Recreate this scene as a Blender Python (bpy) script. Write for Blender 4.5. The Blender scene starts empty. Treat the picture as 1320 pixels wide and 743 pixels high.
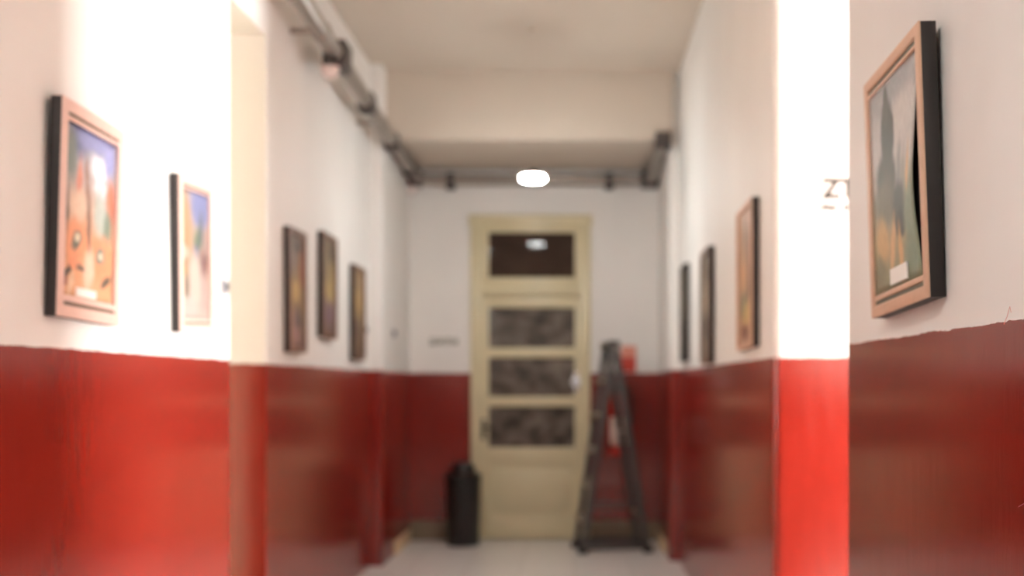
import bpy, bmesh, math, random
from mathutils import Vector, Matrix
R = math.radians
random.seed(7)
scene = bpy.context.scene
COL = scene.collection
EYE = 1.34

# ------------------------------------------------------------------ helpers
def srgb(r, g, b):
    f = lambda c: (c/255/12.92) if c/255 <= 0.04045 else ((c/255+0.055)/1.055)**2.4
    return (f(r), f(g), f(b), 1.0)

def link(name, bm, mats, parent=None, smooth=True):
    me = bpy.data.meshes.new(name)
    bmesh.ops.remove_doubles(bm, verts=bm.verts, dist=1e-6)
    bm.normal_update()
    bm.to_mesh(me); bm.free()
    o = bpy.data.objects.new(name, me)
    COL.objects.link(o)
    if not isinstance(mats, (list, tuple)): mats = [mats]
    for m in mats: me.materials.append(m)
    if smooth:
        for p in me.polygons: p.use_smooth = True
        me.set_sharp_from_angle(angle=R(35))
    if parent is not None: o.parent = parent
    return o

def tag(o, label=None, cat=None, group=None, kind=None):
    if label: o['label'] = label
    if cat: o['category'] = cat
    if group: o['group'] = group
    if kind: o['kind'] = kind
    return o

def empty(name, loc=(0, 0, 0), rot=(0, 0, 0)):
    o = bpy.data.objects.new(name, None)
    COL.objects.link(o)
    o.location = loc; o.rotation_euler = rot
    o.empty_display_size = .1
    return o

def box(bm, x0, x1, y0, y1, z0, z1, bev=0.0, seg=2, M=None, mi=0):
    t = bmesh.new()
    bmesh.ops.create_cube(t, size=1)
    for v in t.verts:
        v.co = Vector((x0+(v.co.x+.5)*(x1-x0), y0+(v.co.y+.5)*(y1-y0), z0+(v.co.z+.5)*(z1-z0)))
    if bev > 0:
        bmesh.ops.bevel(t, geom=list(t.edges), offset=bev, segments=seg, affect='EDGES', profile=.5)
    merge(bm, t, M, mi)

def merge(bm, t, M=None, mi=0):
    if M is not None: bmesh.ops.transform(t, matrix=M, verts=t.verts)
    for f in t.faces: f.material_index = mi
    me = bpy.data.meshes.new('tmp'); t.to_mesh(me); t.free()
    bm.from_mesh(me); bpy.data.meshes.remove(me)

def bar(bm, p, q, w, d, bev=.003, up=(0, 0, 1), mi=0):
    """a rectangular bar of section w x d running from p to q"""
    p, q = Vector(p), Vector(q); L = (q-p).length
    z = (q-p).normalized(); u = Vector(up)
    x = u.cross(z)
    if x.length < 1e-4: x = Vector((1, 0, 0)).cross(z)
    x.normalize(); y = z.cross(x)
    M = Matrix((x, y, z)).transposed().to_4x4(); M.translation = p
    box(bm, -w/2, w/2, -d/2, d/2, 0, L, bev, 2, M, mi)

def lathe(bm, prof, seg=40, M=None, mi=0):
    """prof: list of (radius, z); closed where radius is 0"""
    t = bmesh.new(); rings = []
    for r, z in prof:
        if r < 1e-6: rings.append([t.verts.new((0, 0, z))])
        else: rings.append([t.verts.new((r*math.cos(2*math.pi*i/seg), r*math.sin(2*math.pi*i/seg), z)) for i in range(seg)])
    for a, b in zip(rings, rings[1:]):
        for i in range(seg):
            j = (i+1) % seg
            if len(a) == 1 and len(b) == 1: continue
            if len(a) == 1: t.faces.new((a[0], b[j], b[i]))
            elif len(b) == 1: t.faces.new((a[i], a[j], b[0]))
            else: t.faces.new((a[i], a[j], b[j], b[i]))
    bmesh.ops.recalc_face_normals(t, faces=t.faces)
    merge(bm, t, M, mi)

def tube(bm, pts, r, seg=16, mi=0):
    t = bmesh.new(); pts = [Vector(p) for p in pts]; rings = []
    prev = None
    for i, p in enumerate(pts):
        d = (pts[min(i+1, len(pts)-1)]-pts[max(i-1, 0)]).normalized()
        if prev is None:
            u = d.orthogonal().normalized()
        else:
            u = (prev - d*prev.dot(d)).normalized()
        prev = u; w = d.cross(u)
        rings.append([t.verts.new(p+(u*math.cos(2*math.pi*k/seg)+w*math.sin(2*math.pi*k/seg))*r) for k in range(seg)])
    for a, b in zip(rings, rings[1:]):
        for k in range(seg):
            t.faces.new((a[k], a[(k+1) % seg], b[(k+1) % seg], b[k]))
    t.faces.new(rings[0][::-1]); t.faces.new(rings[-1])
    bmesh.ops.recalc_face_normals(t, faces=t.faces)
    merge(bm, t, None, mi)

def prism(bm, pts, z0, z1, mi=0):
    """vertical prism over a footprint; a point (x, y, r) is a rounded corner"""
    out = []; n = len(pts)
    for i, p in enumerate(pts):
        c = Vector(p[:2])
        if len(p) < 3: out.append(c); continue
        a = (Vector(pts[i-1][:2])-c).normalized(); b = (Vector(pts[(i+1) % n][:2])-c).normalized()
        r = p[2]; o = c+(a+b)*r
        for k in range(7):
            th = k/6*math.pi/2
            out.append(o - b*r*math.cos(th) - a*r*math.sin(th))
    t = bmesh.new()
    lo = [t.verts.new((v.x, v.y, z0)) for v in out]; hi = [t.verts.new((v.x, v.y, z1)) for v in out]
    t.faces.new(lo[::-1]); t.faces.new(hi)
    for i in range(len(out)):
        j = (i+1) % len(out)
        t.faces.new((lo[i], lo[j], hi[j], hi[i]))
    bmesh.ops.recalc_face_normals(t, faces=t.faces)
    merge(bm, t, None, mi)

# ------------------------------------------------------------------ materials
class NT:
    def __init__(s, name):
        s.m = bpy.data.materials.new(name); s.m.use_nodes = True
        s.t = s.m.node_tree; s.n = s.t.nodes; s.b = s.n['Principled BSDF']
    def new(s, kind, **kw):
        n = s.n.new(kind)
        for k, v in kw.items():
            if k in n.inputs.keys(): n.inputs[k].default_value = v
            else: setattr(n, k, v)
        return n
    def l(s, a, b): s.t.links.new(a, b)
    def math(s, op, a, b=None, c=None):
        n = s.new('ShaderNodeMath', operation=op)
        for i, v in enumerate((a, b, c)):
            if v is None: continue
            if isinstance(v, (int, float)): n.inputs[i].default_value = v
            else: s.l(v, n.inputs[i])
        return n.outputs[0]
    def mix(s, f, a, b):
        n = s.new('ShaderNodeMix', data_type='RGBA')
        for i, v in ((0, f), (6, a), (7, b)):
            if isinstance(v, (int, float, tuple)): n.inputs[i].default_value = v
            else: s.l(v, n.inputs[i])
        return n.outputs[2]
    def noise(s, vec, scale, detail=3, stretch=None, w=0):
        if stretch:
            mp = s.new('ShaderNodeMapping'); mp.inputs['Scale'].default_value = stretch
            mp.inputs['Location'].default_value = (w, w*1.7, w*.6)
            s.l(vec, mp.inputs['Vector']); vec = mp.outputs[0]
        n = s.new('ShaderNodeTexNoise', Scale=scale, Detail=detail); s.l(vec, n.inputs['Vector'])
        return n.outputs['Fac']
    def ramp(s, f, lo, hi):
        n = s.new('ShaderNodeMapRange'); n.inputs[1].default_value = lo; n.inputs[2].default_value = hi
        s.l(f, n.inputs[0]); return n.outputs[0]

def simple(name, col, rough=.5, metal=0.0, bump=0.0, bscale=200, var=.12, vscale=12, spec=.5):
    k = NT(name); co = k.new('ShaderNodeTexCoord').outputs['Object']
    f = k.noise(co, vscale, 4)
    dark = tuple(c*(1-var) for c in col[:3])+(1,); lite = tuple(min(1, c*(1+var)) for c in col[:3])+(1,)
    k.l(k.mix(f, dark, lite), k.b.inputs['Base Color'])
    k.b.inputs['Roughness'].default_value = rough; k.b.inputs['Metallic'].default_value = metal
    k.b.inputs['Specular IOR Level'].default_value = spec
    if bump:
        bn = k.new('ShaderNodeBump', Strength=bump, Distance=.002)
        k.l(k.noise(co, bscale, 3), bn.inputs['Height']); k.l(bn.outputs[0], k.b.inputs['Normal'])
    return k.m

def wall_paint(name, height, white, red, along, rough=.17):
    """white wall above, oil-painted dado below; brush marks run up and down"""
    k = NT(name); pos = k.new('ShaderNodeNewGeometry').outputs['Position']
    sep = k.new('ShaderNodeSeparateXYZ'); k.l(pos, sep.inputs[0])
    wob = k.math('ADD', k.math('MULTIPLY', k.math('SUBTRACT', k.noise(pos, 9, 2), .5), .012),
                 k.math('MULTIPLY', k.math('SUBTRACT', k.noise(pos, 60, 2), .5), .006))
    isw = k.math('GREATER_THAN', k.math('ADD', sep.outputs[2], wob), height)
    st = {'y': (.2, 1, .035), 'x': (1, .2, .035)}[along]
    streak = k.noise(pos, 120, 5, st, 11.37); fine = k.noise(pos, 260, 3, st, 3.71); blot = k.noise(pos, 2.2, 3)
    r2 = tuple(c*.66 for c in red[:3])+(1,); r3 = tuple(min(1, c*1.34+.004) for c in red[:3])+(1,)
    redc = k.mix(k.math('MULTIPLY', k.math('ADD', streak, blot), .5), r2, r3)
    w2 = tuple(c*.93 for c in white[:3])+(1,)
    whc = k.mix(k.ramp(k.noise(pos, 1.6, 4, (1, 1, .4)), .35, .65), w2, white)
    k.l(k.mix(isw, redc, whc), k.b.inputs['Base Color'])
    rr = k.math('ADD', rough-.05, k.math('MULTIPLY', streak, .11))
    ro = k.new('ShaderNodeMix', data_type='FLOAT'); k.l(isw, ro.inputs[0]); k.l(rr, ro.inputs[2]); ro.inputs[3].default_value = .62
    k.l(ro.outputs[0], k.b.inputs['Roughness'])
    hgt = k.math('ADD', k.math('MULTIPLY', streak, .6), k.math('MULTIPLY', fine, .4))
    bn = k.new('ShaderNodeBump', Distance=.0006); k.l(hgt, bn.inputs['Height'])
    bs = k.math('SUBTRACT', .17, k.math('MULTIPLY', isw, .06)); k.l(bs, bn.inputs['Strength'])
    k.l(bn.outputs[0], k.b.inputs['Normal'])
    k.b.inputs['IOR'].default_value = 1.8
    return k.m

WHITE = (.85, .83, .80, 1); RED = (.215, .012, .006, 1)
M_WL = wall_paint('wall_paint_left', EYE+.098, WHITE, RED, 'y')
M_WR = wall_paint('wall_paint_right', EYE+.104, WHITE, RED, 'y')
M_WB = wall_paint('wall_paint_back', EYE+.092, WHITE, RED, 'x')
M_CEIL = simple('ceiling_plaster', (.60, .525, .445, 1), .8, 0, .1, 60, .05, 1.5)
M_CREAM = simple('cream_gloss_paint', srgb(214, 203, 168), .35, 0, .05, 40, .06, 5)
M_BASE = simple('greyed_skirting_paint', srgb(128, 112, 92), .5, 0, .05, 60, .1, 6)
M_BASEL = simple('beige_skirting_paint', srgb(226, 200, 160), .45, 0, .05, 60, .08, 6)
M_PIPE = simple('painted_steel_pipe', srgb(152, 144, 136), .30, .6, .04, 80, .12, 8)
M_JBOX = simple('dark_cast_junction_box', srgb(74, 68, 66), .45, .3, .05, 80, .12, 20)
M_CHROME = simple('polished_chrome', (.75, .75, .78, 1), .12, 1, 0, 1, .04, 10)
M_GLINT = simple('white_glint', (.86, .88, .93, 1), .1, 0, 0, 1, .02, 10)  # white that stands in for a bright reflection in the door glass
M_DARKMETAL = simple('dark_metal', srgb(52, 48, 46), .4, .6, 0, 1, .1, 20)
M_BLACK = simple('black_stained_edge', srgb(34, 28, 26), .55, 0, .08, 150, .2, 25)
M_PINK = simple('pinkish_limed_wood', srgb(224, 190, 178), .5, 0, .1, 120, .10, 30)
M_TAN = simple('bare_light_wood', srgb(206, 168, 142), .5, 0, .1, 120, .12, 30)
M_BROWNW = simple('brown_wood_moulding', srgb(120, 92, 76), .5, 0, .1, 120, .15, 30)
M_GROOVE = simple('dark_fillet', srgb(92, 78, 64), .6, 0, 0, 1, .15, 40)
M_GREENGROOVE = simple('green_grey_fillet', srgb(96, 92, 76), .6, 0, 0, 1, .15, 40)
M_PAPER = simple('white_paper', srgb(240, 238, 232), .6, 0, 0, 1, .03, 30)
M_INK = simple('grey_ink', srgb(30, 30, 26), .8, 0, 0, 1, .1, 60)
M_PLATE = simple('off_white_plate', WHITE, .6, 0, 0, 1, .02, 30)
M_GREENINK = simple('grey_green_ink', srgb(92, 96, 76), .6, 0, 0, 1, .1, 60)
M_BIN = simple('black_plastic', srgb(30, 27, 26), .35, 0, .1, 120, .1, 15)
M_LADDER = simple('dark_grey_coated_steel', srgb(88, 84, 82), .35, .4, 0, 1, .1, 12)
M_ALU = simple('brushed_aluminium', srgb(176, 166, 150), .4, .6, .05, 150, .08, 20)
M_RUBBER = simple('black_rubber', srgb(28, 26, 26), .7, 0, 0, 1, .1, 40)
M_EXT = simple('red_enamel', (.50, .02, .015, 1), .25, 0, 0, 1, .05, 10)
M_EXTLABEL = simple('off_white_label', srgb(232, 206, 196), .5, 0, 0, 1, .05, 20)
M_SIGNRED = simple('red_sign_plastic', srgb(205, 70, 54), .45, 0, 0, 1, .05, 12)
M_SIGNPALE = simple('pale_red_sign_plastic', srgb(226, 150, 130), .45, 0, 0, 1, .05, 12)
M_SWITCH = simple('grey_switch_plastic', srgb(150, 150, 154), .4, 0, 0, 1, .05, 40)
M_SWITCHD = simple('dark_switch_rocker', srgb(84, 88, 94), .4, 0, 0, 1, .05, 40)
M_DOME = simple('milky_dome_plastic', srgb(240, 226, 222), .12, 0, 0, 1, .04, 30)
M_PEN = simple('violet_pen_mark', srgb(150, 112, 128), .5)
M_PINKPEN = simple('pink_pencil_mark', srgb(232, 176, 168), .6)

def glass_mat(name, c0, c1, rough, scale, spec=.5):
    k = NT(name); co = k.new('ShaderNodeTexCoord').outputs['Object']
    f = k.ramp(k.noise(co, scale, 3, (1, 1, 1.3)), .32, .68)
    k.l(k.mix(f, c0, c1), k.b.inputs['Base Color'])
    k.b.inputs['Roughness'].default_value = rough
    k.b.inputs['Specular IOR Level'].default_value = spec
    return k.m
M_TRANSOM = glass_mat('dark_transom_glass', srgb(62, 50, 44), srgb(76, 62, 54), .03, 3, .04)
M_PANE = glass_mat('dusty_grey_glass', srgb(64, 58, 54), srgb(126, 116, 106), .06, 6.5, .5)

# floor: pale terrazzo tiles
k = NT('pale_terrazzo_tiles'); pos = k.new('ShaderNodeNewGeometry').outputs['Position']
bk = k.new('ShaderNodeTexBrick', offset=0.0, Scale=1.0)
bk.inputs['Color1'].default_value = (.84, .81, .77, 1); bk.inputs['Color2'].default_value = (.80, .77, .73, 1)
bk.inputs['Mortar'].default_value = (.6, .56, .5, 1); bk.inputs['Mortar Size'].default_value = .003
bk.inputs['Brick Width'].default_value = .40; bk.inputs['Row Height'].default_value = .40
k.l(pos, bk.inputs['Vector'])
sp = k.ramp(k.noise(pos, 90, 2), .55, .7)
k.l(k.mix(k.math('MULTIPLY', sp, .35), bk.outputs['Color'], (.64, .6, .56, 1)), k.b.inputs['Base Color'])
k.b.inputs['Roughness'].default_value = .28
M_FLOOR = k.m

def emit(name, col, strength):
    k = NT(name)
    k.b.inputs['Base Color'].default_value = (.8, .8, .8, 1)
    co = k.new('ShaderNodeTexCoord').outputs['Object']
    f = k.noise(co, 20, 2)
    c2 = tuple(c*.97 for c in col[:3])+(1,)
    k.l(k.mix(f, c2, col), k.b.inputs['Emission Color'])
    k.b.inputs['Emission Strength'].default_value = strength
    return k.m
M_DAYLIGHT = emit('daylit_window_glass', (1, .97, .94, 1), 260)
M_LAMP_FILL = emit('fill_lamp_glass', (.94, .98, 1, 1), 410)
M_LAMP_COOL = emit('cool_lamp_glass', (.95, .97, .95, 1), 600)
M_LAMP_DIM = emit('milky_lamp_glass', (.95, .97, .95, 1), 260)

# ------------------------------------------------------------------ setting
ZC = 3.69          # ceiling of the corridor
ZV = 3.17          # lower ceiling in front of the end door
YP, YB = 8.15, 9.30
YPL = 7.97
YF = -4.0
# left wall: thick part, door recess, thinner part, end pier
bm = bmesh.new(); rr = .018
XO = -2.25
prism(bm, [(XO, YF), (-1.43, YF), (-1.43, 4.50, rr), (-1.80, 4.50), (XO, 4.50)], 0, 3.04)
prism(bm, [(XO, 5.30), (-1.80, 5.30), (-1.51, 5.30), (-1.51, YPL), (-1.42, YPL, rr), (-1.42, YB+.2), (XO, YB+.2)], 0, 3.04)
prism(bm, [(XO, YF), (-1.43, YF), (-1.43, 4.50, rr), (-1.51, 4.50), (-1.51, YPL), (-1.42, YPL, rr), (-1.42, YB+.2), (XO, YB+.2)], 3.04, ZC)
prism(bm, [(XO, 4.50), (-1.85, 4.50), (-1.85, 5.30), (XO, 5.30)], 0, 3.04)
wl = link('wall_left', bm, M_WL); tag(wl, 'left corridor wall, white above a glossy red dado', kind='structure')
# right wall
bm = bmesh.new(); rr = .022; XR = 1.04; XS = 7.0; YS = .6
prism(bm, [(XR, YF), (XR, 2.87), (.72, 2.87, .006), (.72, YF)], 0, 3.04)
prism(bm, [(XS, 4.28), (XS, 4.60), (1.40, 4.60), (1.40, YB+.2), (.71, YB+.2), (.71, YP+.06, rr), (.78, YP+.06), (.78, 4.28, .035)], 0, 3.04)
prism(bm, [(XR, YF), (XR, 4.28), (XS, 4.28), (XS, 4.60), (1.40, 4.60), (1.40, YB+.2), (.71, YB+.2), (.71, YP+.06, rr), (.78, YP+.06), (.78, 2.87), (.72, 2.87, .006), (.72, YF)], 3.04, ZC)
WY0, WY1, WZ0, WZ1 = 1.22, 2.60, .85, 2.55       # window at the end of the side passage
for y0, y1, z0, z1 in ((YS-.2, WY0, 0, ZC), (WY1, 4.60, 0, ZC), (WY0, WY1, 0, WZ0), (WY0, WY1, WZ1, ZC)):
    prism(bm, [(XS, y0), (XS, y1), (XS+.2, y1), (XS+.2, y0)], z0, z1)
prism(bm, [(XR, YS-.2), (XR, YS), (XS, YS), (XS, YS-.2)], 0, ZC)
wr = link('wall_right', bm, M_WR); tag(wr, 'right corridor wall, white above a glossy red dado', kind='structure')
# back wall with the door opening
DX0, DX1, DZ = -.890, .120, 2.77
bm = bmesh.new()
box(bm, -1.44, DX0, YB, YB+.2, 0, ZV+.1); box(bm, DX1, .73, YB, YB+.2, 0, ZV+.1); box(bm, DX0, DX1, YB, YB+.2, DZ, ZV+.1)
tag(link('wall_back', bm, M_WB), 'end wall of the corridor around the cream door', kind='structure')
bm = bmesh.new(); box(bm, -1.5, .8, YF-.15, YF, 0, ZC)
tag(link('wall_front', bm, M_WB), 'wall at the other end of the corridor', kind='structure')
bm = bmesh.new(); box(bm, -2.3, 7.4, YF-.2, YB+.4, -.1, 0)
tag(link('floor', bm, M_FLOOR), 'pale tiled corridor floor', kind='structure')
bm = bmesh.new(); box(bm, -2.3, 7.4, YF-.2, YB+.4, ZC, ZC+.1)
box(bm, -1.44, .73, YP, YB+.2, ZV, ZC)
tag(link('ceiling', bm, M_CEIL), 'corridor ceiling with a lower part before the end door', kind='structure')
# skirtings
def skirting(name, x0, x1, y0, y1, h, m, lab):
    bm = bmesh.new(); box(bm, x0, x1, y0, y1, 0, h, .004)
    tag(link(name, bm, m), lab, kind='structure')
skirting('baseboard_back', -1.42, DX0-.002, YB-.02, YB+.01, .17, M_BASE, 'grey-brown skirting left of the end door')
skirting('baseboard_back', DX1+.002, .71, YB-.02, YB+.01, .17, M_BASE, 'grey-brown skirting right of the end door')
skirting('baseboard_left', -1.43, -1.405, YP+.35, YB-.02, .10, M_BASEL, 'beige skirting on the left end pier')
skirting('baseboard_right', .695, .72, YP+.40, YB-.02, .10, M_BASEL, 'beige skirting on the right end pier')

# ------------------------------------------------------------------ end door
door = tag(empty('door_1', ((DX0+DX1)/2, YB, 0)), 'cream glazed door with a transom window at the corridor end', kind='structure')
dc = (DX0+DX1)/2
def X(a): return a-dc
bm = bmesh.new()      # local frame: x about the door's middle, y from the wall face
for x0, x1 in ((DX0-.005, DX0+.085), (DX1-.085, DX1+.005)):
    box(bm, X(x0), X(x1), -.045, .10, 0, DZ, .006)
box(bm, X(DX0-.02), X(DX1+.02), -.055, .10, DZ-.075, DZ+.012, .008)
box(bm, X(DX0+.06), X(DX1-.06), -.035, .10, 2.085, 2.175, .008)
box(bm, X(DX0+.06), X(DX1-.06), -.048, -.02, 2.115, 2.15, .006)
link('door_frame', bm, M_CREAM, door)
GX0, GX1 = -.744, -.007
bm = bmesh.new()      # transom sash
for a in ((X(DX0+.085), X(GX0), 2.175, 2.695), (X(GX1), X(DX1-.085), 2.175, 2.695)):
    box(bm, a[0], a[1], -.015, .05, a[2], a[3], .004)
box(bm, X(GX0)-.002, X(GX1)+.002, -.015, .05, 2.175, 2.25, .004); box(bm, X(GX0)-.002, X(GX1)+.002, -.015, .05, 2.635, 2.697, .004)
sash = link('transom_sash', bm, M_CREAM, door)
bm = bmesh.new(); box(bm, -(GX1-GX0)/2-.003, (GX1-GX0)/2+.003, -.004, .004, -.1955, .1955, .001)
tp = link('transom_pane', bm, M_TRANSOM, door, smooth=False); tp.location = (X((GX0+GX1)/2), .02, 2.4425); tp.rotation_euler = (.024, 0, .031)
bm = bmesh.new()      # leaf: stiles, rails, lower panel
L0, L1 = DX0+.087, DX1-.087
box(bm, X(L0), X(GX0), -.012, .04, .012, 2.08, .004); box(bm, X(GX1), X(L1), -.012, .04, .012, 2.08, .004)
box(bm, X(GX0)-.003, X(GX1)+.003, -.012, .04, 1.991, 2.08, .004)
box(bm, X(GX0)-.003, X(GX1)+.003, -.012, .04, .66, .795, .004)
box(bm, X(GX0)-.003, X(GX1)+.003, -.012, .04, .012, .20, .004)
box(bm, X(GX0)-.01, X(GX1)+.01, .004, .03, .18, .68, 0)
box(bm, X(GX0)+.05, X(GX1)-.05, -.008, .02, .25, .61, .012)
leaf = link('door_leaf', bm, M_CREAM, door)
for zc in (1.606, 1.187):
    bm = bmesh.new(); box(bm, X(GX0)-.003, X(GX1)+.003, -.008, .035, zc-.043, zc+.043, .006)
    link('glazing_bar', bm, M_CREAM, door)
for z0, z1 in ((1.649, 1.991), (1.230, 1.563), (.795, 1.144)):
    bm = bmesh.new(); box(bm, X(GX0)-.003, X(GX1)+.003, .012, .018, z0-.003, z1+.003, .001)
    link('pane', bm, M_PANE, door, smooth=False)
for zc in (.35, 1.05, 1.8):
    bm = bmesh.new(); lathe(bm, [(0, -.05), (.009, -.05), (.009, .05), (0, .05)], 12)
    h = link('hinge', bm, M_CREAM, door); h.location = (X(L1)+.004, -.014, zc)
# dark lever on the left stile
bm = bmesh.new(); box(bm, -.018, .018, -.008, 0, -.09, .09, .003)
hp = link('handle_plate', bm, M_DARKMETAL, door); hp.location = (X(-.79), -.012, .95)
bm = bmesh.new(); tube(bm, [(0, -.006, .02), (0, -.05, .02), (.02, -.056, .02), (.10, -.056, .016)], .009)
tag(link('lever_handle', bm, M_DARKMETAL, hp), 'dark lever')
# added white ball and plate on the right stile, imitating a reflection in the glass
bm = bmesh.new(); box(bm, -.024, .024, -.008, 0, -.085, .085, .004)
lp = link('glint_plate', bm, M_CHROME, door); lp.location = (X(.004), -.012, 1.355)
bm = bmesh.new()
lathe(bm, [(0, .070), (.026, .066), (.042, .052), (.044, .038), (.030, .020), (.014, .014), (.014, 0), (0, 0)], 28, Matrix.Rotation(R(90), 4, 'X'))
kb = link('glint_ball', bm, M_GLINT, lp); kb.location = (0, -.008, .0)
kb['label'] = 'added white ball imitating a reflection in the door glass'
# recess doors (seen only from the side)
def recess_door(name, x, y0, y1, sgn, lab):
    d = tag(empty(name, (x, (y0+y1)/2, 0)), lab, kind='structure'); w = (y1-y0)/2
    bm = bmesh.new()
    box(bm, -.02, .02, -w+.002, w-.002, .004, 3.03, .004)
    for zz0, zz1 in ((.2, .9), (1.05, 2.0)):
        box(bm, sgn*.02-.008, sgn*.02+.008, -w+.14, w-.14, zz0, zz1, .006)
    link('door_leaf', bm, M_CREAM, d)
    bm = bmesh.new(); tube(bm, [(sgn*.02, w-.09, 1), (sgn*.07, w-.09, 1), (sgn*.075, w-.11, 1), (sgn*.075, w-.2, .995)], .009)
    link('lever_handle', bm, M_CHROME, d)
recess_door('door_2', -1.829, 4.50, 5.30, 1, 'cream door deep in the left wall recess')

# ------------------------------------------------------------------ pictures
def art_mat(name, base, shapes, distort=.05, scale=6, brush=.16, val=1.0, sat=1.0):
    """base: list of (v, colour) from bottom to top; shapes: (cx, cy, rx, ry, deg, colour, softness)"""
    k = NT(name); uv = k.new('ShaderNodeTexCoord').outputs['UV']
    nz = k.new('ShaderNodeTexNoise', Scale=scale, Detail=4); k.l(uv, nz.inputs['Vector'])
    off = k.new('ShaderNodeVectorMath', operation='MULTIPLY_ADD')
    k.l(nz.outputs['Color'], off.inputs[0]); off.inputs[1].default_value = (distort*2,)*3
    off.inputs[2].default_value = (-distort,)*3
    ad = k.new('ShaderNodeVectorMath', operation='ADD'); k.l(uv, ad.inputs[0]); k.l(off.outputs[0], ad.inputs[1])
    vec = ad.outputs[0]
    sp = k.new('ShaderNodeSeparateXYZ'); k.l(vec, sp.inputs[0])
    rp = k.new('ShaderNodeValToRGB'); e = rp.color_ramp.elements
    e[0].position, e[0].color = base[0]; e[1].position, e[1].color = base[-1]
    for p, c in base[1:-1]:
        q = e.new(p); q.color = c
    k.l(sp.outputs[1], rp.inputs[0]); col = rp.outputs[0]
    for cx, cy, rx, ry, deg, c, soft in shapes:
        mp = k.new('ShaderNodeMapping', vector_type='TEXTURE')
        mp.inputs['Location'].default_value = (cx, cy, 0); mp.inputs['Rotation'].default_value = (0, 0, R(deg))
        mp.inputs['Scale'].default_value = (rx, ry, 1); k.l(vec, mp.inputs['Vector'])
        s2 = k.new('ShaderNodeVectorMath', operation='MULTIPLY'); k.l(mp.outputs[0], s2.inputs[0]); s2.inputs[1].default_value = (1, 1, 0)
        ln = k.new('ShaderNodeVectorMath', operation='LENGTH'); k.l(s2.outputs[0], ln.inputs[0])
        mr = k.new('ShaderNodeMapRange', interpolation_type='SMOOTHSTEP')
        mr.inputs[1].default_value = 1+soft; mr.inputs[2].default_value = max(0, 1-soft)
        k.l(ln.outputs['Value'], mr.inputs[0]); col = k.mix(mr.outputs[0], col, c)
    br = k.noise(uv, 30, 3, (1.6, .7, 1))
    hs = k.new('ShaderNodeHueSaturation'); k.l(col, hs.inputs['Color'])
    k.l(k.math('MULTIPLY', k.math('ADD', 1-brush, k.math('MULTIPLY', br, brush*2)), val), hs.inputs['Value']); hs.inputs['Saturation'].default_value = sat
    k.l(hs.outputs[0], k.b.inputs['Base Color']); k.b.inputs['Roughness'].default_value = .5
    return k.m

S = srgb
A_VASES = art_mat('print_orange_forms', [(0, S(214, 150, 96)), (.3, S(218, 140, 80)), (.55, S(200, 160, 130)), (.8, S(170, 170, 180)), (1, S(120, 126, 170))], [
    (.20, .93, .22, .10, 0, S(96, 104, 150), .5), (.55, .95, .3, .06, 0, S(130, 136, 190), .5), (.12, .82, .12, .16, 10, S(120, 132, 124), .5),
    (.66, .80, .15, .075, 0, S(240, 240, 246), .4), (.70, .68, .12, .06, 0, S(228, 228, 236), .4), (.88, .88, .12, .10, 0, S(140, 144, 200), .5),
    (.92, .62, .10, .13, 0, S(196, 96, 56), .4), (.30, .70, .05, .13, -8, S(206, 120, 88), .5), (.45, .66, .04, .18, 12, S(150, 110, 88), .5),
    (.72, .52, .13, .16, 15, S(176, 186, 176), .4), (.86, .46, .08, .12, -20, S(110, 130, 112), .5), (.30, .55, .16, .08, 0, S(222, 186, 158), .5),
    (.06, .45, .06, .2, 0, S(86, 78, 66), .5),
    (.28, .33, .22, .13, 0, S(226, 134, 70), .35), (.28, .34, .09, .05, 20, S(84, 96, 82), .4), (.29, .35, .045, .028, 0, S(214, 200, 170), .5),
    (.74, .27, .22, .13, 0, S(216, 128, 66), .35), (.74, .29, .08, .045, 10, S(96, 118, 108), .4), (.75, .29, .035, .02, 0, S(216, 206, 180), .5),
    (.50, .42, .03, .22, 3, S(126, 84, 60), .5), (.52, .18, .09, .13, -15, S(236, 196, 168), .4),
    (.14, .15, .14, .03, 30, S(70, 66, 58), .5), (.06, .09, .07, .02, 0, S(150, 74, 66), .5), (.34, .18, .10, .02, -8, S(74, 74, 66), .5),
    (.86, .14, .10, .025, 20, S(76, 76, 66), .5), (.22, .20, .10, .04, 0, S(226, 130, 70), .4), (.18, .06, .1, .04, 60, S(226, 190, 150), .5)], .045, 8, .3, .92, .85)
A_STREET = art_mat('print_pale_lane', [(0, S(232, 216, 206)), (.4, S(222, 190, 172)), (.7, S(214, 190, 170)), (1, S(186, 186, 214))], [
    (.70, .88, .32, .16, 0, S(150, 156, 206), .4), (.18, .72, .2, .30, 5, S(216, 176, 136), .4), (.12, .5, .15, .12, 0, S(196, 156, 122), .4),
    (.62, .62, .14, .10, 20, S(120, 140, 116), .5), (.74, .72, .07, .14, 0, S(104, 112, 120), .5), (.90, .58, .10, .15, 0, S(196, 170, 164), .4),
    (.55, .52, .08, .06, 0, S(110, 118, 168), .5), (.80, .42, .16, .12, 0, S(150, 112, 110), .5), (.16, .52, .13, .05, 0, S(214, 222, 206), .4),
    (.50, .30, .22, .22, -18, S(238, 224, 212), .4), (.22, .22, .09, .14, 0, S(150, 134, 116), .5), (.12, .38, .12, .05, 0, S(204, 168, 120), .4),
    (.84, .22, .14, .16, 0, S(224, 198, 190), .4), (.30, .10, .26, .08, 0, S(232, 224, 216), .4)], .05, 7, .26, .42, 1.1)
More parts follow.
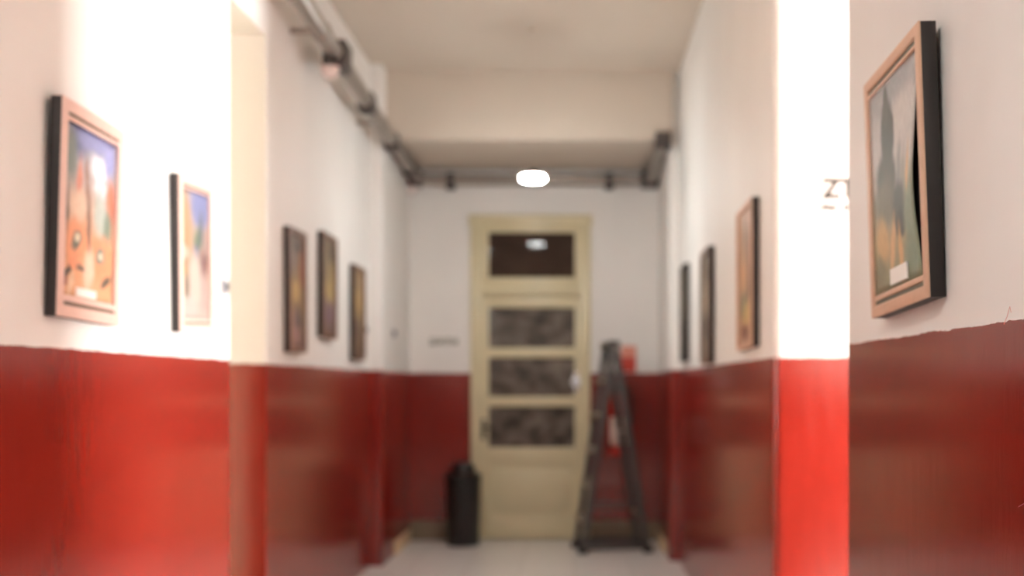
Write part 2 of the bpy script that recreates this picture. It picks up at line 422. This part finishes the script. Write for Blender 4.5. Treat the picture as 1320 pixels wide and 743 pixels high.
A_FIELD = art_mat('print_dark_tree', [(0, S(120, 118, 92)), (.25, S(150, 138, 104)), (.45, S(140, 138, 122)), (.62, S(176, 170, 164)), (1, S(168, 166, 164))], [
    (.45, .93, .5, .08, 0, S(150, 150, 150), .5), (.75, .78, .3, .10, 0, S(186, 180, 174), .5),
    (.38, .74, .14, .18, 4, S(76, 78, 72), .22), (.36, .88, .06, .10, 0, S(82, 84, 78), .25), (.33, .54, .21, .14, 0, S(80, 82, 72), .25),
    (.28, .42, .20, .12, 0, S(110, 108, 92), .5), (.62, .50, .05, .16, -12, S(128, 126, 120), .5), (.72, .44, .05, .16, -12, S(140, 134, 122), .5),
    (.60, .36, .17, .12, 0, S(80, 82, 76), .3), (.64, .29, .12, .06, 0, S(66, 68, 64), .4), (.88, .30, .14, .20, 0, S(122, 132, 112), .5),
    (.20, .25, .14, .10, -30, S(178, 146, 102), .5), (.42, .20, .05, .14, -20, S(186, 150, 108), .5), (.60, .16, .05, .12, 8, S(186, 148, 104), .5),
    (.85, .52, .04, .10, -12, S(182, 150, 112), .5), (.85, .12, .16, .10, 0, S(112, 124, 104), .5), (.12, .10, .14, .08, 0, S(118, 112, 86), .5)], .035, 9, .28, 1.12, 1.0)
A_OCHRE = art_mat('print_ochre_figures', [(0, S(120, 92, 90)), (.3, S(140, 116, 84)), (.55, S(150, 128, 92)), (1, S(104, 88, 76))], [
    (.45, .50, .25, .10, 0, S(186, 158, 104), .4), (.85, .72, .12, .18, 0, S(150, 84, 64), .4), (.3, .78, .16, .12, 0, S(120, 112, 110), .4),
    (.60, .25, .20, .12, 0, S(84, 72, 80), .4), (.25, .22, .14, .14, 0, S(150, 120, 110), .4), (.6, .9, .3, .06, 0, S(84, 70, 62), .4),
    (.45, .12, .2, .06, 0, S(150, 116, 112), .4)], .05, 6)
A_SHORE = art_mat('print_yellow_and_mauve', [(0, S(112, 92, 84)), (.3, S(128, 106, 108)), (.6, S(160, 140, 96)), (1, S(110, 96, 80))], [
    (.6, .45, .3, .12, 0, S(176, 152, 100), .4), (.3, .7, .2, .16, 0, S(130, 116, 92), .4), (.5, .2, .3, .1, 0, S(118, 92, 102), .4),
    (.7, .86, .2, .08, 0, S(90, 80, 72), .4)], .05, 6)
A_GOLD = art_mat('print_golden_brown', [(0, S(104, 82, 66)), (.5, S(150, 126, 88)), (1, S(146, 120, 90))], [
    (.5, .66, .25, .14, 0, S(178, 148, 98), .4), (.4, .3, .3, .14, 0, S(98, 80, 70), .4), (.7, .86, .2, .08, 0, S(160, 136, 104), .4)], .05, 6)
A_WARM = art_mat('print_warm_scene', [(0, S(176, 142, 124)), (.2, S(168, 138, 100)), (.5, S(176, 138, 108)), (1, S(176, 138, 110))], [
    (.35, .55, .16, .20, 8, S(206, 160, 118), .4), (.45, .78, .14, .18, 0, S(140, 122, 96), .4), (.7, .6, .12, .26, 0, S(150, 112, 90), .4),
    (.3, .3, .2, .10, 0, S(110, 118, 96), .4), (.5, .22, .12, .10, 0, S(206, 178, 110), .4), (.62, .44, .08, .14, 0, S(92, 80, 72), .4),
    (.35, .1, .25, .05, 0, S(120, 72, 60), .4)], .05, 6)
A_GREY = art_mat('print_grey_scene', [(0, S(120, 110, 100)), (.5, S(150, 138, 122)), (1, S(132, 120, 104))], [
    (.5, .6, .25, .16, 0, S(172, 158, 138), .4), (.4, .28, .3, .12, 0, S(100, 92, 86), .4), (.7, .84, .2, .08, 0, S(110, 98, 86), .4)], .05, 6)

def picture(side, wallx, yc, z0, w, h, art, m_face, label, tilt=0.0, roll=0.0, bw=.034, th=.036, groove=None, slip=.018, curl=0.0, caption=None):
    rz = R(90) if side == 'L' else R(-90)
    root = empty('framed_picture', (wallx, yc, z0), (tilt, roll, rz))
    tag(root, label, 'picture', 'framed prints along the corridor')
    hw = w/2; y1 = -.001; y0 = -th
    bm = bmesh.new()          # dark box: four sides and a back board
    box(bm, -hw, -hw+.016, y0+.004, y1, 0, h, .0015); box(bm, hw-.016, hw, y0+.004, y1, 0, h, .0015)
    box(bm, -hw+.012, hw-.012, y0+.004, y1, 0, .016, .0015); box(bm, -hw+.012, hw-.012, y0+.004, y1, h-.016, h, .0015)
    link('frame_side', bm, M_BLACK, root)
    bm = bmesh.new(); box(bm, -hw+.014, hw-.014, y0+.016, y0+.022, .014, h-.014)
    link('backing_board', bm, M_BLACK, root)
    bm = bmesh.new()          # face moulding, mitred
    prof = [(0, y0+.004), (0, y0), (.003, y0-.002), (bw-.004, y0-.002), (bw, y0+.001), (bw, y0+.012)]
    t = bmesh.new(); loops = []
    for i, yy in prof:
        loops.append([t.verts.new(p) for p in ((-hw+i, yy, i), (hw-i, yy, i), (hw-i, yy, h-i), (-hw+i, yy, h-i))])
    for a, b in zip(loops, loops[1:]):
        for q in range(4): t.faces.new((a[q], a[(q+1) % 4], b[(q+1) % 4], b[q]))
    for q in range(4): t.faces.new((loops[-1][q], loops[-1][(q+1) % 4], loops[0][(q+1) % 4], loops[0][q]))
    bmesh.ops.recalc_face_normals(t, faces=t.faces)
    merge(bm, t)
    link('frame_face', bm, m_face, root)
    gv = .0
    if groove is not None:    # dark fillet and an inner slip above and below the print
        gv = .010
        for z0_, z1_ in ((bw-.001, bw+gv+.001), (h-bw-gv-.001, h-bw+.001)):
            bm = bmesh.new(); box(bm, -hw+bw-.002, hw-bw+.002, y0+.003, y0+.008, z0_, z1_); link('fillet', bm, groove, root)
        for z0_, z1_ in ((bw+gv, bw+gv+slip), (h-bw-gv-slip*.6, h-bw-gv)):
            bm = bmesh.new(); box(bm, -hw+bw-.002, hw-bw+.002, y0, y0+.008, z0_, z1_, .0015); link('slip', bm, m_face, root)
    a0, a1 = -hw+bw+.001, hw-bw-.001
    b0, b1 = (bw+gv+slip-.001, h-bw-gv-slip*.6+.001) if groove is not None else (bw, h-bw)
    # print: a slightly wavy sheet whose loose side edge curls off the frame
    nx, nz = 14, 24
    bm = bmesh.new(); uvl = bm.loops.layers.uv.new('UVMap'); V = {}
    for i in range(nx+1):
        for j in range(nz+1):
            u, v = i/nx, j/nz
            x = a0+(a1-a0)*u; z = b0+(b1-b0)*v; y = y0+(.003 if curl else .0115)
            if curl:
                g = math.exp(-((v-.33)/.30)**2)
                pull = curl*(.35+.65*g)*max(0, u-.45)/.55
                x -= pull
                y += .004*math.sin(v*7+1)*max(0, u-.5)*2
            V[i, j] = bm.verts.new((x, y, z))
    for i in range(nx):
        for j in range(nz):
            f = bm.faces.new((V[i, j], V[i+1, j], V[i+1, j+1], V[i, j+1]))
            for lp_, (p, q) in zip(f.loops, ((i, j), (i+1, j), (i+1, j+1), (i, j+1))): lp_[uvl].uv = (p/nx, q/nz)
    # give the sheet a thickness
    bmesh.ops.recalc_face_normals(bm, faces=bm.faces)
    if bm.faces[:][0].normal.y > 0: bmesh.ops.reverse_faces(bm, faces=bm.faces)
    pr = link('art_print', bm, art, root)
    so = pr.modifiers.new('sheet', 'SOLIDIFY'); so.thickness = .0012; so.offset = -1
    if caption:
        u0, u1, v0, v1 = caption
        bm = bmesh.new(); box(bm, a0+(a1-a0)*u0, a0+(a1-a0)*u1, y0+(.000 if curl else .0085), y0+(.0035 if curl else .0118), b0+(b1-b0)*v0, b0+(b1-b0)*v1)
        link('caption_strip', bm, M_PAPER, pr)
    return root

PX = 1400.0
# left wall, nearest two
picture('L', -1.43, 3.12, EYE+.180, .40, .597, A_VASES, M_PINK, 'large framed print of orange rounded forms, first on the left wall', R(1.1), .020, groove=M_GROOVE, caption=(.28, .66, .012, .062))
picture('L', -1.43, 4.015, EYE+.190, .36, .560, A_STREET, M_PINK, 'pale framed print of a lane under lilac sky, just before the left recess', R(.5), -.045, groove=M_GROOVE, bw=.028, slip=.01)
picture('L', -1.51, 5.79, EYE+.165, .35, .655, A_OCHRE, M_BROWNW, 'first of three brown framed prints past the left recess, tallest, with a reddish upper corner', 0, -.02, bw=.03)
picture('L', -1.51, 6.53, EYE+.275, .38, .62, A_SHORE, M_BROWNW, 'middle of three brown framed prints past the left recess, hung a little higher', 0, .01, bw=.03)
picture('L', -1.51, 7.43, EYE+.165, .38, .635, A_GOLD, M_BROWNW, 'golden brown framed print farthest along the left wall, next to the end pier', 0, 0, bw=.03)
# right wall
picture('R', .72, 2.305, EYE+.160, .40, .545, A_FIELD, M_TAN, 'large framed print of a dark tree over a field, nearest on the right wall', R(1.3), -.045, bw=.026, th=.036, groove=M_GREENGROOVE, slip=.012, curl=.048, caption=(.36, .70, .02, .095))
picture('R', .78, 4.80, EYE+.155, .42, .635, A_WARM, M_TAN, 'warm toned framed print just past the bright right corner', 0, -.02, bw=.02)
picture('R', .78, 6.28, EYE+.115, .40, .66, A_GREY, M_BROWNW, 'greyish framed print, middle of the three past the right corner', 0, 0, bw=.03)
picture('R', .78, 7.58, EYE+.155, .34, .67, A_GREY, M_BLACK, 'dark framed print farthest along the right wall, by the end pier', 0, 0, bw=.03)

# ------------------------------------------------------------------ pipe run with boxes
pipe = tag(empty('conduit_pipe', (-1.35, 4.50, EYE+1.90)), 'grey pipe with dark boxes running under the ceiling and round the end wall', 'pipe')
org = Vector(pipe.location)
def P(x, y, H): return Vector((x, y, EYE+H))-org
def Hp(y): return 1.90+(1.732-1.90)*min(1, max(0, (y-5)/(9.2-5)))
RX = .050
path = [P(-1.35, 4.50, Hp(4.5))]
for y in (5, 5.5, 6, 6.5, 7, 7.5, 8, 8.5, 9.0): path.append(P(-1.35, y, Hp(y)))
for a in range(1, 7): th = a/6*math.pi/2; path.append(P(-1.35+.18*(1-math.cos(th)), 9.04+.18*math.sin(th), Hp(9.2)))
for x in (-.9, -.4, .1, .47): path.append(P(x, 9.22, Hp(9.2)))
for a in range(1, 7): th = a/6*math.pi/2; path.append(P(.47+.18*math.sin(th), 9.22-.18*(1-math.cos(th)), Hp(9.2)))
for y, H in ((8.8, 1.76), (8.5, 1.78), (8.25, 1.80), (8.12, 1.81)): path.append(P(.65, y, H))
bm = bmesh.new(); tube(bm, path, RX, 20)
link('pipe', bm, M_PIPE, pipe)
def jbox(y, s, drop=.0, xx=-1.35, n='junction_box'):
    bm = bmesh.new()
    c = P(xx, y, Hp(y)-drop)
    box(bm, c.x-s*.7, c.x+s*.7, c.y-s, c.y+s, c.z-s*.85, c.z+s*.75, .012, 3)
    box(bm, c.x-s*.5, c.x+s*.5, c.y-s*.8, c.y+s*.8, c.z-s*.95, c.z-s*.8, .006)
    return link(n, bm, M_JBOX, pipe)
for y, s in ((6.15, .095), (7.02, .075), (7.98, .07), (8.80, .065), (9.16, .075)): jbox(y, s)
for x in (-1.06, .285):
    bm = bmesh.new(); c = P(x, 9.22, Hp(9.2))
    tube(bm, [c+Vector((-.03, 0, 0)), c+Vector((.03, 0, 0))], RX+.012, 20)
    box(bm, c.x-.04, c.x+.04, c.y-.03, c.y+.03, c.z-.085, c.z-.03, .008)
    link('pipe_clamp', bm, M_JBOX, pipe)
bm = bmesh.new(); c = P(.65, 8.16, 1.82)
box(bm, c.x-.055, c.x+.06, c.y-.08, c.y+.06, c.z-.06, c.z+.06, .012, 3); link('junction_box', bm, M_JBOX, pipe)
bm = bmesh.new(); c = P(.63, 9.2, Hp(9.2)); box(bm, c.x-.08, c.x+.07, c.y-.08, c.y+.07, c.z-.07, c.z+.06, .012, 3); link('junction_box', bm, M_JBOX, pipe)
for y in (5.2, 5.75, 7.5, 8.4):
    bm = bmesh.new(); c = P(-1.35, y, Hp(y)); wx = -1.51 if y < YPL else -1.42
    tube(bm, [c+Vector((0, -.015, 0)), c+Vector((0, .015, 0))], RX+.006, 20)
    box(bm, wx-org.x, c.x-.03, c.y-.015, c.y+.015, c.z-.012, c.z+.012, .003)
    link('bracket', bm, M_PIPE, pipe)
for (x, y, r) in ((-1.375, 6.08, .05), (-1.375, 9.12, .042)):
    bm = bmesh.new(); c = P(x, y, Hp(y))
    prof = [(0, -r*.9)]+[(r*math.sin(a/8*math.pi/2), -r*.9*math.cos(a/8*math.pi/2)) for a in range(1, 9)]+[(r*1.1, 0), (r*1.1, .02), (0, .02)]
    lathe(bm, prof, 28)
    d = link('dome', bm, M_DOME, pipe); d.location = c+Vector((0, 0, -.105))
    d['label'] = 'milky dome under a dark box'

# ------------------------------------------------------------------ pendant lamps
def lamp(x, y, H, m, r, label, zc=ZC):
    root = tag(empty('pendant_lamp', (x, y, zc)), label, 'lamp')
    zz = EYE+H-zc
    bm = bmesh.new(); lathe(bm, [(0, 0), (.03, 0), (.027, -.012), (.008, -.022), (0, -.022)], 28); link('ceiling_rose', bm, M_CEIL, root)
    bm = bmesh.new(); tube(bm, [(0, 0, -.015), (0, 0, zz+.5*r+.02)], .0013, 8); link('cord', bm, M_CEIL, root)
    bm = bmesh.new(); lathe(bm, [(0, .72*r), (.12*r, .72*r), (.24*r, .6*r), (.28*r, .4*r), (.55*r, .36*r), (.90*r, .26*r), (.96*r, .15*r), (.94*r, .14*r), (.86*r, .22*r), (0, .24*r)], 28, Matrix.Translation((0, 0, zz))); link('lamp_holder', bm, M_DARKMETAL, root)
    T = Matrix.Translation((0, 0, zz))
    bm = bmesh.new(); lathe(bm, [(0, -.12*r), (r, -.12*r), (.88*r, -.22*r), (.52*r, -.30*r), (0, -.33*r)], 40, T)
    link('glass_bowl', bm, M_LAMP_DIM, root)
    bm = bmesh.new(); lathe(bm, [(0, .20*r), (.85*r, .17*r), (.97*r, .04*r), (r, -.11*r), (0, -.11*r)], 40, T)
    link('glass_shade', bm, m, root)
    return root
lamp(-.283, 7.20, 1.365, M_LAMP_COOL, .080, 'small round glowing lamp hanging before the end wall')
win = tag(empty('window_1', (XS, (WY0+WY1)/2, WZ0)), 'tall daylit window at the end of the side passage', kind='structure')
hw, wh = (WY1-WY0)/2, WZ1-WZ0
bm = bmesh.new()
for y0, y1, z0, z1 in ((-hw, -hw+.04, 0, wh), (hw-.04, hw, 0, wh), (-hw+.035, hw-.035, 0, .045), (-hw+.035, hw-.035, wh-.045, wh), (-.015, .015, .04, wh-.04)):
    box(bm, .02, .08, y0+.001, y1-.001, z0+.001, z1-.001, .003)
link('window_frame', bm, M_CREAM, win)
bm = bmesh.new(); box(bm, .045, .055, -hw+.03, hw-.03, .035, wh-.035); link('pane', bm, M_DAYLIGHT, win, smooth=False)
lamp(-1.0, .25, 1.80, M_LAMP_FILL, .12, 'added unseen round fill lamp near the left wall, before the first framed print')  # added out of view to brighten the near walls

# ------------------------------------------------------------------ switches and signs
def switch(x, y, z, label):
    r = tag(empty('wall_switch', (x, y, z), (0, 0, R(90))), label, 'switch')
    bm = bmesh.new(); box(bm, -.036, .036, -.014, 0, -.03, .03, .005); link('switch_plate', bm, M_SWITCH, r)
    bm = bmesh.new(); box(bm, -.014, .014, -.024, -.012, -.016, .016, .004); link('rocker', bm, M_SWITCHD, r)
switch(-1.43, 4.40, EYE+.393, 'small grey wall switch between the pale lane print and the left recess')
switch(-1.51, 7.76, EYE+.385, 'small wall switch past the farthest left print')
switch(-1.42, 8.45, EYE+.390, 'small grey wall switch on the white left end pier')

def text_sign(name, loc, rot, w, h, rows, m_ink, label):
    r = tag(empty(name, loc, rot), label, 'sign')
    bm = bmesh.new(); box(bm, -w/2, w/2, -.003, 0, 0, h, .0008); link('plate', bm, M_PLATE, r)
    bm = bmesh.new()
    for txt, size, x, z in rows:
        cu = bpy.data.curves.new('t', 'FONT'); cu.body = txt; cu.size = size; cu.extrude = .0006; cu.align_x = 'LEFT'; cu.offset = .0035
        to = bpy.data.objects.new('t', cu); COL.objects.link(to)
        dg = bpy.context.evaluated_depsgraph_get(); me = bpy.data.meshes.new_from_object(to.evaluated_get(dg))
        me.transform(Matrix.Translation((x, -.0034, z)) @ Matrix.Rotation(R(90), 4, 'X'))
        bm.from_mesh(me); bpy.data.objects.remove(to); bpy.data.meshes.remove(me); bpy.data.curves.remove(cu)
    link('lettering', bm, m_ink, r, smooth=False)
    return r
# facing the camera on the recess corner: x 1055..1092, y 228..264
sy = 4.28
text_sign('wall_sign', (1.085, sy, EYE+.690), (0, 0, 0), .26, .130, [('ZT', .105, -.112, .044), ('~ ~', .10, -.116, -.022)], M_INK, 'white paper sign with grey lettering beside the bright right corner')
bs = tag(empty('wall_sign', (-1.125, YB, EYE+.31)), 'pale sign with a row of grey-green marks left of the end door', 'sign')
bm = bmesh.new(); box(bm, -.135, .135, -.003, 0, 0, .105, .0008); link('plate', bm, M_PLATE, bs)
bm = bmesh.new()
for q in range(4):
    cx = -.095+q*.063
    box(bm, cx-.022, cx-.008, -.0036, -.002, .022, .085); box(bm, cx+.008, cx+.022, -.0036, -.002, .022, .085); box(bm, cx-.01, cx+.01, -.0036, -.002, (.022, .048, .07, .04)[q], (.038, .062, .085, .056)[q])
link('lettering', bm, M_GREENINK, bs, smooth=False)

# ------------------------------------------------------------------ bin
b = tag(empty('waste_bin', (-.935, 9.03, 0)), 'black round waste bin with a narrower domed lid left of the end door', 'bin')
bm = bmesh.new(); lathe(bm, [(0, 0), (.128, 0), (.134, .006), (.148, .55), (.152, .556), (.152, .575), (.146, .578), (.140, .56), (.126, .02), (0, .02)], 48); link('body', bm, M_BIN, b)
bm = bmesh.new(); lathe(bm, [(.146, .570), (.147, .588), (.125, .602), (.100, .610), (.094, .655), (.085, .672), (.05, .684), (0, .688), ], 48); 
link('lid', bm, M_BIN, b)
bm = bmesh.new(); box(bm, -.05, .05, -.103, -.088, .618, .650, .004); link('flap', bm, M_BIN, b)

# ------------------------------------------------------------------ step ladder
lad = tag(empty('step_ladder', (.30, 8.58, 0), (0, 0, R(9))), 'grey folding step ladder standing open before the end wall', 'ladder')
W = .34; TOPZ = 1.66
front_foot, rear_foot = -.245, .275
def fr(z): return front_foot*(1-z/TOPZ)
def rf(z): return .012+(rear_foot-.012)*(1-z/TOPZ)
for y in (0, W):
    bm = bmesh.new(); bar(bm, (fr(.03), y, .03), (fr(TOPZ), y, TOPZ), .05, .026, .004, up=(0, 1, 0)); link('front_rail', bm, M_LADDER, lad)
    bm = bmesh.new(); bar(bm, (rf(.03), y, .03), (rf(TOPZ-.05), y, TOPZ-.05), .052, .024, .004, up=(0, 1, 0)); link('rear_rail', bm, M_LADDER, lad)
    for f in (fr, rf):
        bm = bmesh.new(); box(bm, f(0)-.04, f(0)+.04, y-.02, y+.02, 0, .05, .006); link('rubber_foot', bm, M_RUBBER, lad)
for kk in range(1, 6):
    z = TOPZ*kk/6.0
    bm = bmesh.new(); box(bm, fr(z)-.045, fr(z)+.03, .012, W-.012, z-.022, z, .003)
    box(bm, fr(z)-.045, fr(z)-.038, .012, W-.012, z-.04, z, .002); link('tread', bm, M_ALU, lad)
bm = bmesh.new(); box(bm, -.045, .05, -.02, W+.02, TOPZ-.04, TOPZ+.02, .01, 3); link('top_cap', bm, M_LADDER, lad)
for z in (.30, .95):
    bm = bmesh.new(); bar(bm, (rf(z), .006, z), (rf(z), W-.006, z), .03, .02); link('rear_brace', bm, M_ALU, lad)
for y in (-.016, W+.016):
    bm = bmesh.new(); bar(bm, (fr(.055), y, .055), (rf(.055), y, .055), .012, .055); link('base_bar', bm, M_LADDER, lad)
    bm = bmesh.new(); bar(bm, (fr(.36), y, .36), (rf(.36), y, .36), .008, .016); link('spreader', bm, M_LADDER, lad)

# ------------------------------------------------------------------ extinguisher and its sign
ex = tag(empty('wall_mounted_fire_extinguisher', (.365, YB, .72)), 'red fire extinguisher with a pale label on the wall behind the ladder', 'fire extinguisher')
EC = Matrix.Translation((0, -.095, 0))
bm = bmesh.new(); lathe(bm, [(0, .012), (.05, 0), (.078, .01), (.085, .03), (.085, .44), (.075, .485), (.045, .515), (.028, .525), (.028, .55), (0, .55)], 40, EC); link('cylinder', bm, M_EXT, ex)
bm = bmesh.new(); t = bmesh.new()
n = 14; lo, hi = [], []
for i in range(n+1):
    th = R(-150+120*i/n); lo.append(t.verts.new((.0862*math.cos(th), .0862*math.sin(th), .10))); hi.append(t.verts.new((.0862*math.cos(th), .0862*math.sin(th), .34)))
for i in range(n): t.faces.new((lo[i], lo[i+1], hi[i+1], hi[i]))
merge(bm, t, EC); lb = link('label_sheet', bm, M_EXTLABEL, ex); so = lb.modifiers.new('s', 'SOLIDIFY'); so.thickness = .001; so.offset = 1
bm = bmesh.new(); lathe(bm, [(0, .545), (.02, .545), (.022, .59), (0, .59)], 20, EC)
bar(bm, (0, -.095, .59), (.0, -.20, .60), .022, .008); bar(bm, (0, -.095, .60), (0, -.20, .635), .022, .008); link('valve_lever', bm, M_DARKMETAL, ex)
bm = bmesh.new(); tube(bm, [(.02, -.095, .575), (.07, -.10, .585), (.105, -.10, .54), (.108, -.10, .42), (.104, -.10, .25), (.102, -.10, .18)], .009, 10); link('hose', bm, M_RUBBER, ex)
bm = bmesh.new(); box(bm, -.02, .02, -.012, 0, .2, .56, .002); box(bm, -.03, .03, -.07, -.01, .535, .55, .002); link('wall_bracket', bm, M_DARKMETAL, ex)
sg = tag(empty('extinguisher_sign', (.452, YB, EYE+.10)), 'small red sign on the end wall above the extinguisher', 'sign')
bm = bmesh.new(); box(bm, -.065, .065, -.005, 0, 0, .13, .0012); link('plate', bm, M_SIGNRED, sg)
bm = bmesh.new(); box(bm, -.065, .065, -.005, 0, .132, .225, .0012); link('upper_panel', bm, M_SIGNPALE, sg)

# ------------------------------------------------------------------ small marks on the walls
bm = bmesh.new()
tube(bm, [Vector((.7199, y, EYE+H)) for y, H in ((1.665, -.168), (1.70, -.172), (1.722, -.180), (1.742, -.192), (1.765, -.200))], .0006, 8)
link('pen_mark', bm, M_PEN, wr)
bm = bmesh.new()
tube(bm, [Vector((.7199, y, EYE+H)) for y, H in ((1.795, .118), (1.80, .128), (1.812, .112), (1.825, .100))], .0007, 8)
link('pencil_mark', bm, M_PINKPEN, wr)

# ------------------------------------------------------------------ world, camera, colour
w = bpy.data.worlds.new('World'); scene.world = w; w.use_nodes = True
w.node_tree.nodes['Background'].inputs[0].default_value = (.9, .85, .8, 1)
w.node_tree.nodes['Background'].inputs[1].default_value = .02

cam = bpy.data.cameras.new('camera'); co = bpy.data.objects.new('camera', cam); COL.objects.link(co)
co.location = (0, 0, EYE); co.rotation_euler = (R(90), 0, 0)
cam.sensor_width = 36; cam.lens = 1400/1320*36
cam.shift_x = (660-742)/1320; cam.shift_y = (495-371.5)/1320
cam.clip_start = .05; cam.clip_end = 60
cam.dof.use_dof = True; cam.dof.focus_distance = 1.75; cam.dof.aperture_fstop = 2.0
scene.camera = co
vs = scene.view_settings
vs.view_transform = 'Standard'; vs.look = 'None'; vs.exposure = 0; vs.gamma = 1; vs.use_curve_mapping = False
scene.cycles.max_bounces = 12; scene.cycles.diffuse_bounces = 6; scene.cycles.glossy_bounces = 6
scene.cycles.sample_clamp_indirect = 8
scene.cycles.use_denoising = True
